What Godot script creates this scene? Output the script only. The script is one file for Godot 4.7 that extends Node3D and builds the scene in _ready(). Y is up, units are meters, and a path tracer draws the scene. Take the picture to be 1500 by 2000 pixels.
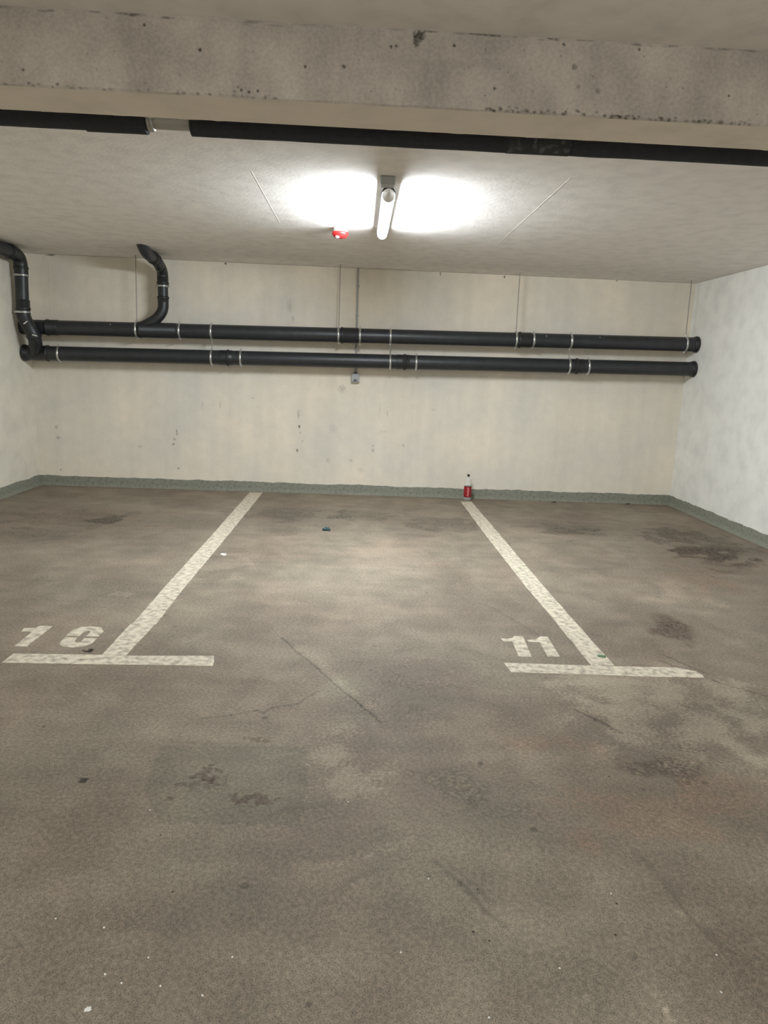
extends Node3D

# underground car park: back wall at z = 0, camera looks along -z, metres
const H := 2.65
const XL := -3.81
const XR := 3.914
const ZF := 14.0
const BEAM_Z0 := 5.553
const BEAM_Z1 := 5.809
const BEAM_Y := 2.408

var used := {}
var M := {}

# ------------------------------------------------------------------ helpers
func numbered(n: String) -> String:
	if not used.has(n):
		used[n] = 0
		return n
	used[n] += 1
	return "%s_%03d" % [n, used[n]]

func tag(o: Node, label: String, category: String, group := "") -> Node:
	o.set_meta("label", label)
	o.set_meta("category", category)
	if group != "":
		o.set_meta("group", group)
	return o

func thing(called: String, label: String, category: String, at := Vector3.ZERO, group := "") -> Node3D:
	var o := Node3D.new()
	o.name = numbered(called)
	add_child(o)
	o.position = at
	tag(o, label, category, group)
	return o

func put(called: String, mesh: Mesh, mat: Material, parent: Node = self) -> MeshInstance3D:
	var o := MeshInstance3D.new()
	o.name = numbered(called) if parent == self else called
	o.mesh = mesh
	o.material_override = mat
	o.cast_shadow = GeometryInstance3D.SHADOW_CASTING_SETTING_DOUBLE_SIDED
	parent.add_child(o, true)
	return o

func struct(called: String, mesh: Mesh, mat: Material, label: String) -> MeshInstance3D:
	var o := put(called, mesh, mat)
	o.set_meta("kind", "structure")
	o.set_meta("label", label)
	return o

func begin(smooth := false) -> SurfaceTool:
	var st := SurfaceTool.new()
	st.begin(Mesh.PRIMITIVE_TRIANGLES)
	st.set_smooth_group(0 if smooth else -1)
	return st

func done(st: SurfaceTool) -> ArrayMesh:
	st.index()
	st.generate_normals()
	return st.commit()

# a b c d run counter-clockwise seen from outside
func quad(st: SurfaceTool, a: Vector3, b: Vector3, c: Vector3, d: Vector3, n := Vector3.ZERO) -> void:
	if n == Vector3.ZERO:
		n = (b - a).cross(c - a)
	n = n.abs()
	for p in [a, c, b, a, d, c]:
		var uv := Vector2(p.x, p.y)
		if n.y >= n.x and n.y >= n.z:
			uv = Vector2(p.x, p.z)
		elif n.x > n.z:
			uv = Vector2(p.z, p.y)
		st.set_uv(uv)
		st.set_uv2(uv)
		st.add_vertex(p)

func box_to(st: SurfaceTool, lo: Vector3, hi: Vector3) -> void:
	var p := func(i: int, j: int, k: int) -> Vector3: return Vector3(hi.x if i else lo.x, hi.y if j else lo.y, hi.z if k else lo.z)
	quad(st, p.call(0, 0, 1), p.call(1, 0, 1), p.call(1, 1, 1), p.call(0, 1, 1))
	quad(st, p.call(1, 0, 0), p.call(0, 0, 0), p.call(0, 1, 0), p.call(1, 1, 0))
	quad(st, p.call(1, 0, 1), p.call(1, 0, 0), p.call(1, 1, 0), p.call(1, 1, 1))
	quad(st, p.call(0, 0, 0), p.call(0, 0, 1), p.call(0, 1, 1), p.call(0, 1, 0))
	quad(st, p.call(0, 1, 1), p.call(1, 1, 1), p.call(1, 1, 0), p.call(0, 1, 0))
	quad(st, p.call(0, 0, 0), p.call(1, 0, 0), p.call(1, 0, 1), p.call(0, 0, 1))

func slab(lo: Vector3, hi: Vector3) -> ArrayMesh:
	var st := begin()
	box_to(st, lo, hi)
	return done(st)

# box with chamfered edges round the four sides of the +axis face is enough for small fittings
func soft_box(size: Vector3, c: float) -> ArrayMesh:
	var st := begin()
	var rings := []
	for q in [[-1.0, c], [-1.0 + 2.0 * c / size.y, 0.0], [1.0 - 2.0 * c / size.y, 0.0], [1.0, c]]:
		var y: float = q[0] * size.y / 2.0
		var ins: float = q[1]
		var hx := size.x / 2.0 - ins
		var hz := size.z / 2.0 - ins
		rings.append([Vector3(-hx + c, y, hz), Vector3(hx - c, y, hz), Vector3(hx, y, hz - c), Vector3(hx, y, -hz + c), Vector3(hx - c, y, -hz), Vector3(-hx + c, y, -hz), Vector3(-hx, y, -hz + c), Vector3(-hx, y, hz - c)])
	for i in 3:
		for j in 8:
			quad(st, rings[i][j], rings[i][(j + 1) % 8], rings[i + 1][(j + 1) % 8], rings[i + 1][j])
	for j in range(1, 7):
		for k in [0, 3]:
			var a: Vector3 = rings[k][0]
			var b: Vector3 = rings[k][j]
			var d: Vector3 = rings[k][j + 1]
			for p in ([a, d, b] if k == 3 else [a, b, d]):
				st.set_uv(Vector2(p.x, p.z))
				st.set_uv2(Vector2(p.x, p.z))
				st.add_vertex(p)
	return done(st)

# profile: pairs radius, height along +y
func lathe(profile: Array, seg := 32) -> ArrayMesh:
	var st := begin(true)
	for i in profile.size() - 1:
		var sharp: bool = profile[i].size() > 2
		st.set_smooth_group(-1 if sharp else 0)
		for j in seg:
			var a0 := TAU * j / seg
			var a1 := TAU * (j + 1) / seg
			var r0: float = profile[i][0]
			var r1: float = profile[i + 1][0]
			var y0: float = profile[i][1]
			var y1: float = profile[i + 1][1]
			var p := [Vector3(cos(a0) * r0, y0, -sin(a0) * r0), Vector3(cos(a1) * r0, y0, -sin(a1) * r0), Vector3(cos(a1) * r1, y1, -sin(a1) * r1), Vector3(cos(a0) * r1, y1, -sin(a0) * r1)]
			var u := [Vector2(float(j) / seg, y0), Vector2(float(j + 1) / seg, y0), Vector2(float(j + 1) / seg, y1), Vector2(float(j) / seg, y1)]
			for k in [0, 2, 1, 0, 3, 2]:
				st.set_uv(u[k])
				st.set_uv2(u[k])
				st.add_vertex(p[k])
	return done(st)

# swept round tube; radius may be one number or one per point
func tube(pts: Array, radius, seg := 24, caps := true) -> ArrayMesh:
	var st := begin(true)
	var n := pts.size()
	var rings := []
	var t0: Vector3 = (pts[1] - pts[0]).normalized()
	var up := Vector3.UP if absf(t0.y) < 0.9 else Vector3.RIGHT
	var side := t0.cross(up).normalized()
	for i in n:
		var t: Vector3 = (pts[mini(i + 1, n - 1)] - pts[maxi(i - 1, 0)]).normalized()
		side = (side - t * side.dot(t)).normalized()
		var nor := side.cross(t)
		var r: float = radius[i] if radius is Array else radius
		var ring := []
		for j in seg:
			var a := TAU * j / seg
			ring.append(pts[i] + (side * cos(a) + nor * sin(a)) * r)
		rings.append(ring)
	var along := 0.0
	for i in n - 1:
		var step: float = (pts[i + 1] - pts[i]).length()
		for j in seg:
			var k := (j + 1) % seg
			var p := [rings[i][k], rings[i][j], rings[i + 1][j], rings[i + 1][k]]
			var u := [Vector2(along, float(j + 1) / seg), Vector2(along, float(j) / seg), Vector2(along + step, float(j) / seg), Vector2(along + step, float(j + 1) / seg)]
			for q in [0, 2, 1, 0, 3, 2]:
				st.set_uv(u[q])
				st.set_uv2(u[q])
				st.add_vertex(p[q])
		along += step
	if caps:
		st.set_smooth_group(-1)
		for e in [0, n - 1]:
			for j in seg:
				var k := (j + 1) % seg
				var tri := [pts[e], rings[e][k], rings[e][j]] if e == 0 else [pts[e], rings[e][j], rings[e][k]]
				for p in [tri[0], tri[2], tri[1]]:
					st.set_uv(Vector2(0, 0))
					st.set_uv2(Vector2(0, 0))
					st.add_vertex(p)
	return done(st)

# polyline with its corners rounded to arcs
func rounded(pts: Array, r: float, steps := 8) -> Array:
	var out := [pts[0]]
	for i in range(1, pts.size() - 1):
		var a: Vector3 = pts[i - 1]
		var b: Vector3 = pts[i]
		var c: Vector3 = pts[i + 1]
		var ra: float = minf(r, (a - b).length() * 0.5)
		var rc: float = minf(r, (c - b).length() * 0.5)
		var p0 := b + (a - b).normalized() * ra
		var p1 := b + (c - b).normalized() * rc
		for s in steps + 1:
			var t := float(s) / steps
			out.append(p0.lerp(b, t).lerp(b.lerp(p1, t), t))
	out.append(pts[-1])
	return out

func along_x(x: float, base: float) -> float:
	return base + 0.0147 * (x + 2.9)

func up_y(x: float) -> float: return 1.842 + 0.0145 * (x + 2.9)
func lo_y(x: float) -> float: return 1.558 + 0.0150 * (x + 2.9)

func noise(seed_: int, freq: float, oct := 4, kind := FastNoiseLite.TYPE_SIMPLEX_SMOOTH) -> FastNoiseLite:
	var n := FastNoiseLite.new()
	n.seed = seed_
	n.noise_type = kind
	n.frequency = freq
	n.fractal_type = FastNoiseLite.FRACTAL_FBM
	n.fractal_octaves = oct
	return n

func swirled(n: FastNoiseLite, amount: float, freq: float) -> FastNoiseLite:
	n.domain_warp_enabled = true
	n.domain_warp_type = FastNoiseLite.DOMAIN_WARP_SIMPLEX
	n.domain_warp_amplitude = amount
	n.domain_warp_frequency = freq
	n.domain_warp_fractal_octaves = 3
	return n

func ramp(pairs: Array) -> Gradient:
	var g := Gradient.new()
	var off := PackedFloat32Array()
	var col := PackedColorArray()
	for p in pairs:
		off.append(p[0])
		col.append(p[1])
	g.offsets = off
	g.colors = col
	return g

func noise_tex(size: int, n: FastNoiseLite, g: Gradient = null, seamless := true) -> NoiseTexture2D:
	var t := NoiseTexture2D.new()
	t.width = size
	t.height = size
	t.seamless = seamless
	t.noise = n
	if g:
		t.color_ramp = g
	return t

func std(c: Color, rough: float, metal := 0.0) -> StandardMaterial3D:
	var m := StandardMaterial3D.new()
	m.albedo_color = c
	m.roughness = rough
	m.metallic = metal
	return m

func grey(v: float) -> Color: return Color(v, v, v)

func bytes(w: int, h: int, n: FastNoiseLite) -> PackedByteArray:
	return n.get_image(w, h, false, false, true).get_data()

# ------------------------------------------------------------------ painted surfaces
const STAINS := [[-2.83,1.77,0.84,0.45,-0.13,0.0],[-2.79,2.51,0.46,0.27,-0.12,0.0],[-2.37,1.82,0.21,0.20,-0.14,0.0],[-1.44,1.85,0.43,0.27,-0.08,0.0],[-0.71,1.32,0.58,0.39,-0.14,0.0],[0.03,1.29,0.38,0.29,-0.10,-0.3],[-0.71,2.04,0.19,0.19,-0.10,0.0],[0.87,1.52,0.54,0.35,-0.16,0.0],[0.52,2.09,0.20,0.08,-0.08,0.0],[2.08,1.54,0.50,0.30,-0.13,0.0],[2.24,1.71,0.33,0.21,-0.12,0.0],[3.31,2.09,0.54,0.69,-0.20,0.4],[3.19,2.62,0.39,0.51,-0.13,0.5],[2.00,4.39,0.17,0.25,-0.22,1.0],[-2.34,3.50,0.14,0.18,-0.06,0.0],[-1.58,3.80,0.20,0.23,-0.06,0.0],[0.73,3.71,0.15,0.67,-0.07,0.3],[0.37,5.24,0.29,0.30,-0.07,0.2],[0.27,5.61,0.18,0.14,-0.05,0.0],[0.43,6.12,0.21,0.15,-0.10,0.1],[0.54,6.30,0.18,0.12,-0.06,0.0],[1.25,5.97,0.19,0.11,-0.14,0.5],[1.44,5.83,0.13,0.06,-0.10,0.2],[0.86,5.81,0.20,0.10,-0.03,0.9],[1.05,6.26,0.32,0.18,-0.03,1.0],[1.45,6.19,0.18,0.19,-0.02,0.9],[0.81,6.43,0.12,0.10,-0.02,1.0],[0.00,5.96,0.16,0.23,0.09,0.0],[0.02,5.45,0.14,0.26,0.04,-0.5],[0.28,3.01,0.38,0.71,0.01,0.1],[1.55,5.50,0.60,0.48,0.11,-0.2],[-1.00,3.36,0.23,0.41,0.05,0.0],[0.66,5.94,0.25,0.08,0.04,0.0],[2.38,3.69,0.24,0.31,0.05,0.4],[-1.38,4.96,0.03,0.022,-0.50,0.0],[-0.52,6.08,0.055,0.05,-0.16,1.1],[-0.53,6.15,0.08,0.03,-0.10,0.6],[-0.33,6.24,0.075,0.035,-0.15,1.1],[-0.62,6.24,0.03,0.015,-0.13,1.0],[-0.37,5.83,0.06,0.02,-0.14,0.8],[-0.97,6.14,0.02,0.015,-0.35,0.3],[-0.65,5.86,0.12,0.02,-0.06,0.0],[-1.51,4.02,0.07,0.05,0.12,0.0],[2.73,3.06,0.27,0.63,-0.05,0.8],[-0.06,6.34,0.16,0.17,-0.04,0.0],[-0.40,5.93,0.24,0.09,-0.04,0.0]]
const LINES := [[0.008,-0.26,[-0.40,4.71,-0.20,5.08,-0.09,5.26,0.04,5.51,0.14,5.67]],[0.009,-0.20,[-0.64,5.66,-0.52,5.63,-0.41,5.58,-0.38,5.60,-0.35,5.55,-0.24,5.51,-0.15,5.38]],[0.009,-0.22,[1.70,4.92,1.77,5.02,1.89,5.18,2.06,5.34]],[0.010,-0.20,[1.74,4.83,1.82,4.97,1.88,5.08]],[0.015,-0.22,[1.04,5.51,1.10,5.60,1.19,5.72]],[0.020,-0.08,[0.89,4.04,1.01,4.32,1.10,4.58]],[0.012,-0.16,[0.28,6.54,0.35,6.64,0.41,6.75,0.46,6.81]],[0.010,-0.10,[0.31,6.53,0.38,6.64,0.43,6.72]],[0.030,0.06,[-0.16,6.57,-0.04,6.57,0.07,6.53,0.21,6.45]],[0.020,0.10,[0.79,7.01,0.80,7.07,0.80,7.11]],[0.020,-0.05,[-0.32,6.38,-0.21,6.29,-0.05,6.26]],[0.008,-0.05,[-0.86,5.95,-0.62,5.87,-0.33,5.86]],[0.010,-0.20,[1.73,1.22,1.91,1.14,2.10,1.27]],[0.012,-0.12,[0.40,2.06,0.66,2.09]],[0.020,-0.08,[-0.02,6.68,0.03,6.63,0.12,6.57]],[0.05,0.07,[-0.26,4.85,-0.15,5.08,-0.05,5.28,0.08,5.50,0.15,5.62]]]
const PATCH := [-0.753,5.89,-0.166,5.871,-0.149,6.153,-0.155,6.38,-0.624,6.371,-0.73,6.184]

func floor_texture() -> ImageTexture:
	var n := 1600
	var cell := 8.0 / n
	var a := bytes(n, n, swirled(noise(3, 0.0035, 6), 60.0, 0.006))
	var b := bytes(n, n, swirled(noise(5, 0.016, 5), 40.0, 0.012))
	var c := bytes(n, n, noise(9, 0.26, 3))
	var mid := bytes(n, n, noise(13, 0.10, 3))
	var tint := bytes(n, n, noise(21, 0.0045, 4))
	# streaks: noise drawn long in one direction, as brooms and tyres leave it
	var s_img := noise(33, 0.03, 4).get_image(n, 200, false, false, true)
	s_img.resize(n, n, Image.INTERPOLATE_CUBIC)
	s_img.rotate_90(CLOCKWISE)
	var s := s_img.get_data()
	var lum := PackedFloat32Array()
	lum.resize(n * n)
	var hue := PackedFloat32Array()
	hue.resize(n * n)
	for i in n * n:
		lum[i] = (a[i] - 128) * 0.0008 + (b[i] - 128) * 0.0007 + (c[i] - 128) * 0.0012 + (s[i] - 128) * 0.0003
		hue[i] = (tint[i] - 128) * 0.003
	for q in STAINS:
		var rx: float = q[2]
		var rz: float = q[3]
		var x0 := clampi(int((q[0] - rx * 1.7 + 3.81) / cell), 0, n - 1)
		var x1 := clampi(int((q[0] + rx * 1.7 + 3.81) / cell), 0, n - 1)
		var z0 := clampi(int((q[1] - rz * 1.7) / cell), 0, n - 1)
		var z1 := clampi(int((q[1] + rz * 1.7) / cell), 0, n - 1)
		var small := rx < 0.12
		for j in range(z0, z1 + 1):
			var dz: float = (j * cell - q[1]) / rz
			for i in range(x0, x1 + 1):
				var dx: float = (i * cell - 3.81 - q[0]) / rx
				var k := j * n + i
				var m := 1.0 - dx * dx - dz * dz + ((mid[k] - 128) * 0.018 if small else (b[k] - 128) * 0.012 + (c[k] - 128) * 0.004)
				if m > 0.0:
					m = minf(1.0, m * (4.0 if small else 1.3))
					lum[k] += q[4] * 1.25 * m * (1.0 if small else 0.45 + 1.1 * clampf((360 - c[k] - mid[k]) / 210.0 if q[4] < 0.0 else 0.5, 0.0, 1.0))
					hue[k] += q[5] * m
	# old repair: an almost square grey patch, its edge straight
	var poly := PackedVector2Array()
	for i in range(0, PATCH.size(), 2):
		poly.append(Vector2(PATCH[i], PATCH[i + 1]))
	for j in range(int(5.8 / cell), int(6.45 / cell)):
		for i in range(int((3.81 - 0.8) / cell), int((3.81 - 0.1) / cell)):
			var k := j * n + i
			var p := Vector2(i * cell - 3.81 + (c[k] - 128) * 0.0001, j * cell + (c[k] - 128) * 0.0001)
			if Geometry2D.is_point_in_polygon(p, poly):
				lum[k] += -0.075
				hue[k] -= 0.3
	var rng := RandomNumberGenerator.new()
	rng.seed = 77
	var all := LINES.duplicate()
	for k in 9:      # a fan of tyre scuffs in the aisle
		all.append([0.006, -0.055 - 0.03 * rng.randf(), [0.92 + k * 0.008, 6.46 + k * 0.033, 1.02 + rng.randf() * 0.01, 6.66 + k * 0.033, 1.22 - k * 0.01, 6.88 + k * 0.03]])
	for k in 6:
		all.append([0.016, 0.035 if k % 2 else -0.045, [0.20 + k * 0.01, 4.90 + k * 0.14, 0.39, 4.80 + k * 0.15, 0.67 - k * 0.02, 4.84 + k * 0.15, 0.88 - k * 0.03, 5.0 + k * 0.13]])
	for k in 26:     # faint scratches anywhere
		var p := Vector2(rng.randf_range(-3.0, 3.2), rng.randf_range(1.5, 7.0))
		var d := Vector2.from_angle(rng.randf_range(-0.9, 0.9)) * rng.randf_range(0.1, 0.45)
		all.append([0.006, rng.randf_range(-0.12, 0.08), [p.x, p.y, p.x + d.x * 0.5 + 0.02, p.y + d.y * 0.5, p.x + d.x, p.y + d.y]])
	for q in all:
		var w: float = q[0]
		var pts: Array = q[2]
		for e in range(0, pts.size() - 2, 2):
			var p0 := Vector2(pts[e], pts[e + 1])
			var p1 := Vector2(pts[e + 2], pts[e + 3])
			var x0 := clampi(int((minf(p0.x, p1.x) - w * 2 + 3.81) / cell), 0, n - 1)
			var x1 := clampi(int((maxf(p0.x, p1.x) + w * 2 + 3.81) / cell) + 1, 0, n - 1)
			var z0 := clampi(int((minf(p0.y, p1.y) - w * 2) / cell), 0, n - 1)
			var z1 := clampi(int((maxf(p0.y, p1.y) + w * 2) / cell) + 1, 0, n - 1)
			for j in range(z0, z1 + 1):
				for i in range(x0, x1 + 1):
					var k := j * n + i
					var p := Vector2(i * cell - 3.81, j * cell) + Vector2((b[k] - 128) * 0.0001, (c[k] - 128) * 0.00012)
					var d := Geometry2D.get_closest_point_to_segment(p, p0, p1).distance_to(p)
					if d < w:
						lum[k] += q[1] * (1.0 - d / w) * (0.35 + c[k] * 0.006)
	# oil drops, chewing gum and grit, single dark or pale specks
	for k in 420:
		var cx := rng.randi_range(4, n - 5)
		var cz := rng.randi_range(100, n - 5)
		var r := rng.randi_range(0, 2)
		var dl := rng.randf_range(-0.22, -0.05) if k % 3 else rng.randf_range(0.03, 0.1)
		for j in range(-r, r + 1):
			for i in range(-r, r + 1):
				if i * i + j * j <= r * r + 1:
					lum[(cz + j) * n + cx + i] += dl
	var out := PackedByteArray()
	out.resize(n * n * 3)
	for i in n * n:
		var l := 1.0 + lum[i]
		var t := clampf(hue[i], -1.2, 1.2)
		out[i * 3] = clampi(int(147.0 * l * (1.0 + 0.030 * t)), 0, 255)
		out[i * 3 + 1] = clampi(int(135.0 * l * (1.0 - 0.014 * t)), 0, 255)
		out[i * 3 + 2] = clampi(int(118.0 * l * (1.0 - (0.035 if t > 0.0 else 0.004) * t)), 0, 255)
	return ImageTexture.create_from_image(Image.create_from_data(n, n, false, Image.FORMAT_RGB8, out))

# wall paint with small pits and scuffs: x metres, y metres, half width, half height, darkness
const WALL_SPOTS := [[-0.709,0.80,0.012,0.02,0.5],[-0.695,0.73,0.008,0.012,0.35],[-0.669,0.63,0.010,0.012,0.35],[-0.729,0.516,0.014,0.022,0.45],[-0.72,0.95,0.02,0.05,0.12],[-2.166,0.681,0.010,0.035,0.3],[-2.197,0.60,0.02,0.012,0.25],[-2.211,0.538,0.02,0.015,0.25],[-2.156,0.249,0.014,0.012,0.3],[0.187,0.548,0.014,0.02,0.4],[0.185,0.60,0.008,0.012,0.2],[-0.205,1.268,0.05,0.05,0.12],[0.343,0.998,0.012,0.03,0.15],[-3.579,0.691,0.02,0.02,0.22],[-3.568,0.57,0.03,0.02,0.2],[-3.558,0.183,0.012,0.012,0.25],[-0.356,0.404,0.03,0.03,0.10],[-0.077,0.414,0.03,0.02,0.10],[-3.549,2.638,0.05,0.012,0.45],[-1.576,2.630,0.012,0.014,0.6],[0.897,2.62,0.008,0.02,0.5],[1.645,2.62,0.010,0.014,0.5],[2.974,2.636,0.014,0.01,0.5],[-0.841,2.183,0.03,0.08,0.07],[-0.80,2.05,0.02,0.03,0.10],[-1.86,1.02,0.012,0.05,0.10],[-1.65,1.02,0.012,0.04,0.10],[-1.26,1.12,0.02,0.012,0.12],[-2.60,0.50,0.03,0.012,0.12],[0.55,0.62,0.016,0.02,0.14],[0.9,1.06,0.03,0.01,0.12],[0.25,1.03,0.012,0.10,0.05],[-0.30,0.80,0.05,0.05,0.05],[0.05,0.30,0.04,0.03,0.06],[0.30,0.78,0.05,0.015,0.05]]

func wall_texture() -> ImageTexture:
	var w := 1544
	var h := 530
	var a := bytes(w, h, noise(41, 0.004, 5))
	var b := bytes(w, h, noise(43, 0.03, 4))
	var c := bytes(w, h, noise(47, 0.2, 2))
	# roller marks run up and down the wall
	var v_img := noise(53, 0.02, 4).get_image(w, 40, false, false, true)
	v_img.resize(w, h, Image.INTERPOLATE_CUBIC)
	var v := v_img.get_data()
	var lum := PackedFloat32Array()
	lum.resize(w * h)
	for i in w * h:
		lum[i] = 1.0 + (a[i] - 128) * 0.00022 + (b[i] - 128) * 0.00012 + (c[i] - 128) * 0.0001 + (v[i] - 128) * 0.00016
	for q in WALL_SPOTS:
		var cx := (float(q[0]) - XL) / 7.72 * w
		var cy := float(q[1]) / 2.65 * h
		var rx := float(q[2]) / 7.72 * w
		var ry := float(q[3]) / 2.65 * h
		for j in range(maxi(0, int(cy - ry * 1.6)), mini(h, int(cy + ry * 1.6) + 2)):
			for i in range(maxi(0, int(cx - rx * 1.6)), mini(w, int(cx + rx * 1.6) + 2)):
				var k := j * w + i
				var d := pow((i - cx) / rx, 2) + pow((j - cy) / ry, 2)
				var m := clampf(1.1 - d + (c[k] - 128) * 0.012, 0.0, 1.0)
				lum[k] *= 1.0 - float(q[4]) * m
	var out := PackedByteArray()
	out.resize(w * h * 3)
	for i in w * h:
		var t := (a[i] - 128) * 0.00012
		out[i * 3] = clampi(int(229.0 * lum[i] * (1.0 + t)), 0, 255)
		out[i * 3 + 1] = clampi(int(221.0 * lum[i]), 0, 255)
		out[i * 3 + 2] = clampi(int(205.0 * lum[i] * (1.0 - t)), 0, 255)
	return ImageTexture.create_from_image(Image.create_from_data(w, h, false, Image.FORMAT_RGB8, out))

const BEAM_SPOTS := [[0.166,2.632,0.022,0.018,0.5],[0.158,2.612,0.012,0.02,0.4],[0.071,2.592,0.005,0.005,0.6],[0.09,2.595,0.006,0.006,0.6],[0.288,2.607,0.006,0.006,0.6],[0.396,2.60,0.004,0.004,0.4],[0.667,2.63,0.005,0.005,0.6],[0.711,2.562,0.010,0.010,0.35],[0.437,2.48,0.005,0.005,0.5],[0.931,2.628,0.005,0.005,0.5],[-0.765,2.614,0.005,0.005,0.5],[-0.581,2.549,0.007,0.007,0.6],[-0.222,2.515,0.005,0.005,0.5],[-0.09,2.521,0.007,0.007,0.5],[1.269,2.499,0.005,0.005,0.5],[-0.44,2.43,0.005,0.005,0.5],[-0.414,2.426,0.005,0.005,0.5],[-0.383,2.43,0.005,0.005,0.5],[-1.175,2.457,0.006,0.006,0.5],[-0.45,2.44,0.004,0.004,0.4],[0.73,2.50,0.008,0.008,0.2],[0.80,2.49,0.010,0.010,0.22],[0.3,2.55,0.3,0.012,0.03]]

func beam_texture() -> ImageTexture:
	var w := 2048
	var h := 72
	var a := bytes(w, h, noise(61, 0.012, 5))
	var c := bytes(w, h, noise(67, 0.22, 3))
	var v_img := noise(69, 0.03, 4).get_image(w, 12, false, false, true)
	v_img.resize(w, h, Image.INTERPOLATE_CUBIC)
	var v := v_img.get_data()
	var lum := PackedFloat32Array()
	lum.resize(w * h)
	for i in w * h:
		lum[i] = 1.0 + (a[i] - 128) * 0.0007 + (c[i] - 128) * 0.0005 + (v[i] - 128) * 0.00035
	var rng := RandomNumberGenerator.new()
	rng.seed = 5
	var spots := BEAM_SPOTS.duplicate()
	for k in 330:
		spots.append([rng.randf_range(XL, XR), rng.randf_range(2.42, 2.64), 0.0025, 0.0025, rng.randf_range(0.08, 0.4)])
	for k in 150:    # honeycombed lower edge on the right, a few at the left
		var x := rng.randf_range(0.40, 1.40) if k % 4 else rng.randf_range(-1.3, -0.3)
		spots.append([x, 2.408 + absf(rng.randfn()) * 0.006, rng.randf_range(0.003, 0.010), 0.004, rng.randf_range(0.1, 0.38)])
	for k in 60:     # dirt along the top edge
		spots.append([rng.randf_range(-1.4, 1.4), 2.648 - absf(rng.randfn()) * 0.005, rng.randf_range(0.01, 0.04), 0.004, rng.randf_range(0.05, 0.24)])
	for q in spots:
		var cx := (float(q[0]) - XL) / 7.724 * w
		var cy := (float(q[1]) - 2.40) / 0.25 * h
		var rx := maxf(0.7, float(q[2]) / 7.724 * w)
		var ry := maxf(0.7, float(q[3]) / 0.25 * h)
		for j in range(maxi(0, int(cy - ry * 1.5)), mini(h, int(cy + ry * 1.5) + 2)):
			for i in range(maxi(0, int(cx - rx * 1.5)), mini(w, int(cx + rx * 1.5) + 2)):
				var k := j * w + i
				var d := pow((i - cx) / rx, 2) + pow((j - cy) / ry, 2)
				lum[k] *= 1.0 - float(q[4]) * clampf(1.15 - d + (c[k] - 128) * 0.008, 0.0, 1.0)
	var out := PackedByteArray()
	out.resize(w * h * 3)
	for i in w * h:
		out[i * 3] = clampi(int(180.0 * lum[i]), 0, 255)
		out[i * 3 + 1] = clampi(int(171.0 * lum[i]), 0, 255)
		out[i * 3 + 2] = clampi(int(160.0 * lum[i]), 0, 255)
	return ImageTexture.create_from_image(Image.create_from_data(w, h, false, Image.FORMAT_RGB8, out))

func paint_texture() -> ImageTexture:      # worn road paint, alpha is where the paint is still there
	var n := 1024
	var a := bytes(n, n, noise(81, 0.02, 5))
	var c := bytes(n, n, noise(83, 0.34, 3))
	var out := PackedByteArray()
	out.resize(n * n * 4)
	for i in n * n:
		var wear := (a[i] - 128) * 0.7 + (c[i] - 128)
		var l := 1.0 + (a[i] - 128) * 0.0009 + (c[i] - 128) * 0.0009
		out[i * 4] = clampi(int(204.0 * l), 0, 255)
		out[i * 4 + 1] = clampi(int(194.0 * l), 0, 255)
		out[i * 4 + 2] = clampi(int(173.0 * l), 0, 255)
		out[i * 4 + 3] = 0 if wear < -66.0 else 255
	return ImageTexture.create_from_image(Image.create_from_data(n, n, false, Image.FORMAT_RGBA8, out))

func label_texture() -> ImageTexture:      # red bottle label with a pale upright flourish, too small in the picture to read
	var img := Image.create(256, 128, false, Image.FORMAT_RGB8)
	img.fill(Color8(150, 22, 32))
	img.fill_rect(Rect2i(0, 0, 256, 7), Color8(92, 16, 24))
	img.fill_rect(Rect2i(0, 121, 256, 7), Color8(92, 16, 24))
	for y in range(14, 116):
		var wob := 8.0 * sin(y * 0.16)
		for x in range(-14, 15):
			var edge := absf(x - wob * 0.4)
			if edge < 9.0 + 4.0 * sin(y * 0.33) and int(y / 6.0) % 4 != 3:
				for rep in [64, 192]:
					img.set_pixel(rep + x, y, Color8(208, 134, 132))
	img.fill_rect(Rect2i(58, 78, 8, 8), Color8(170, 120, 60))
	return ImageTexture.create_from_image(img)

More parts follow.
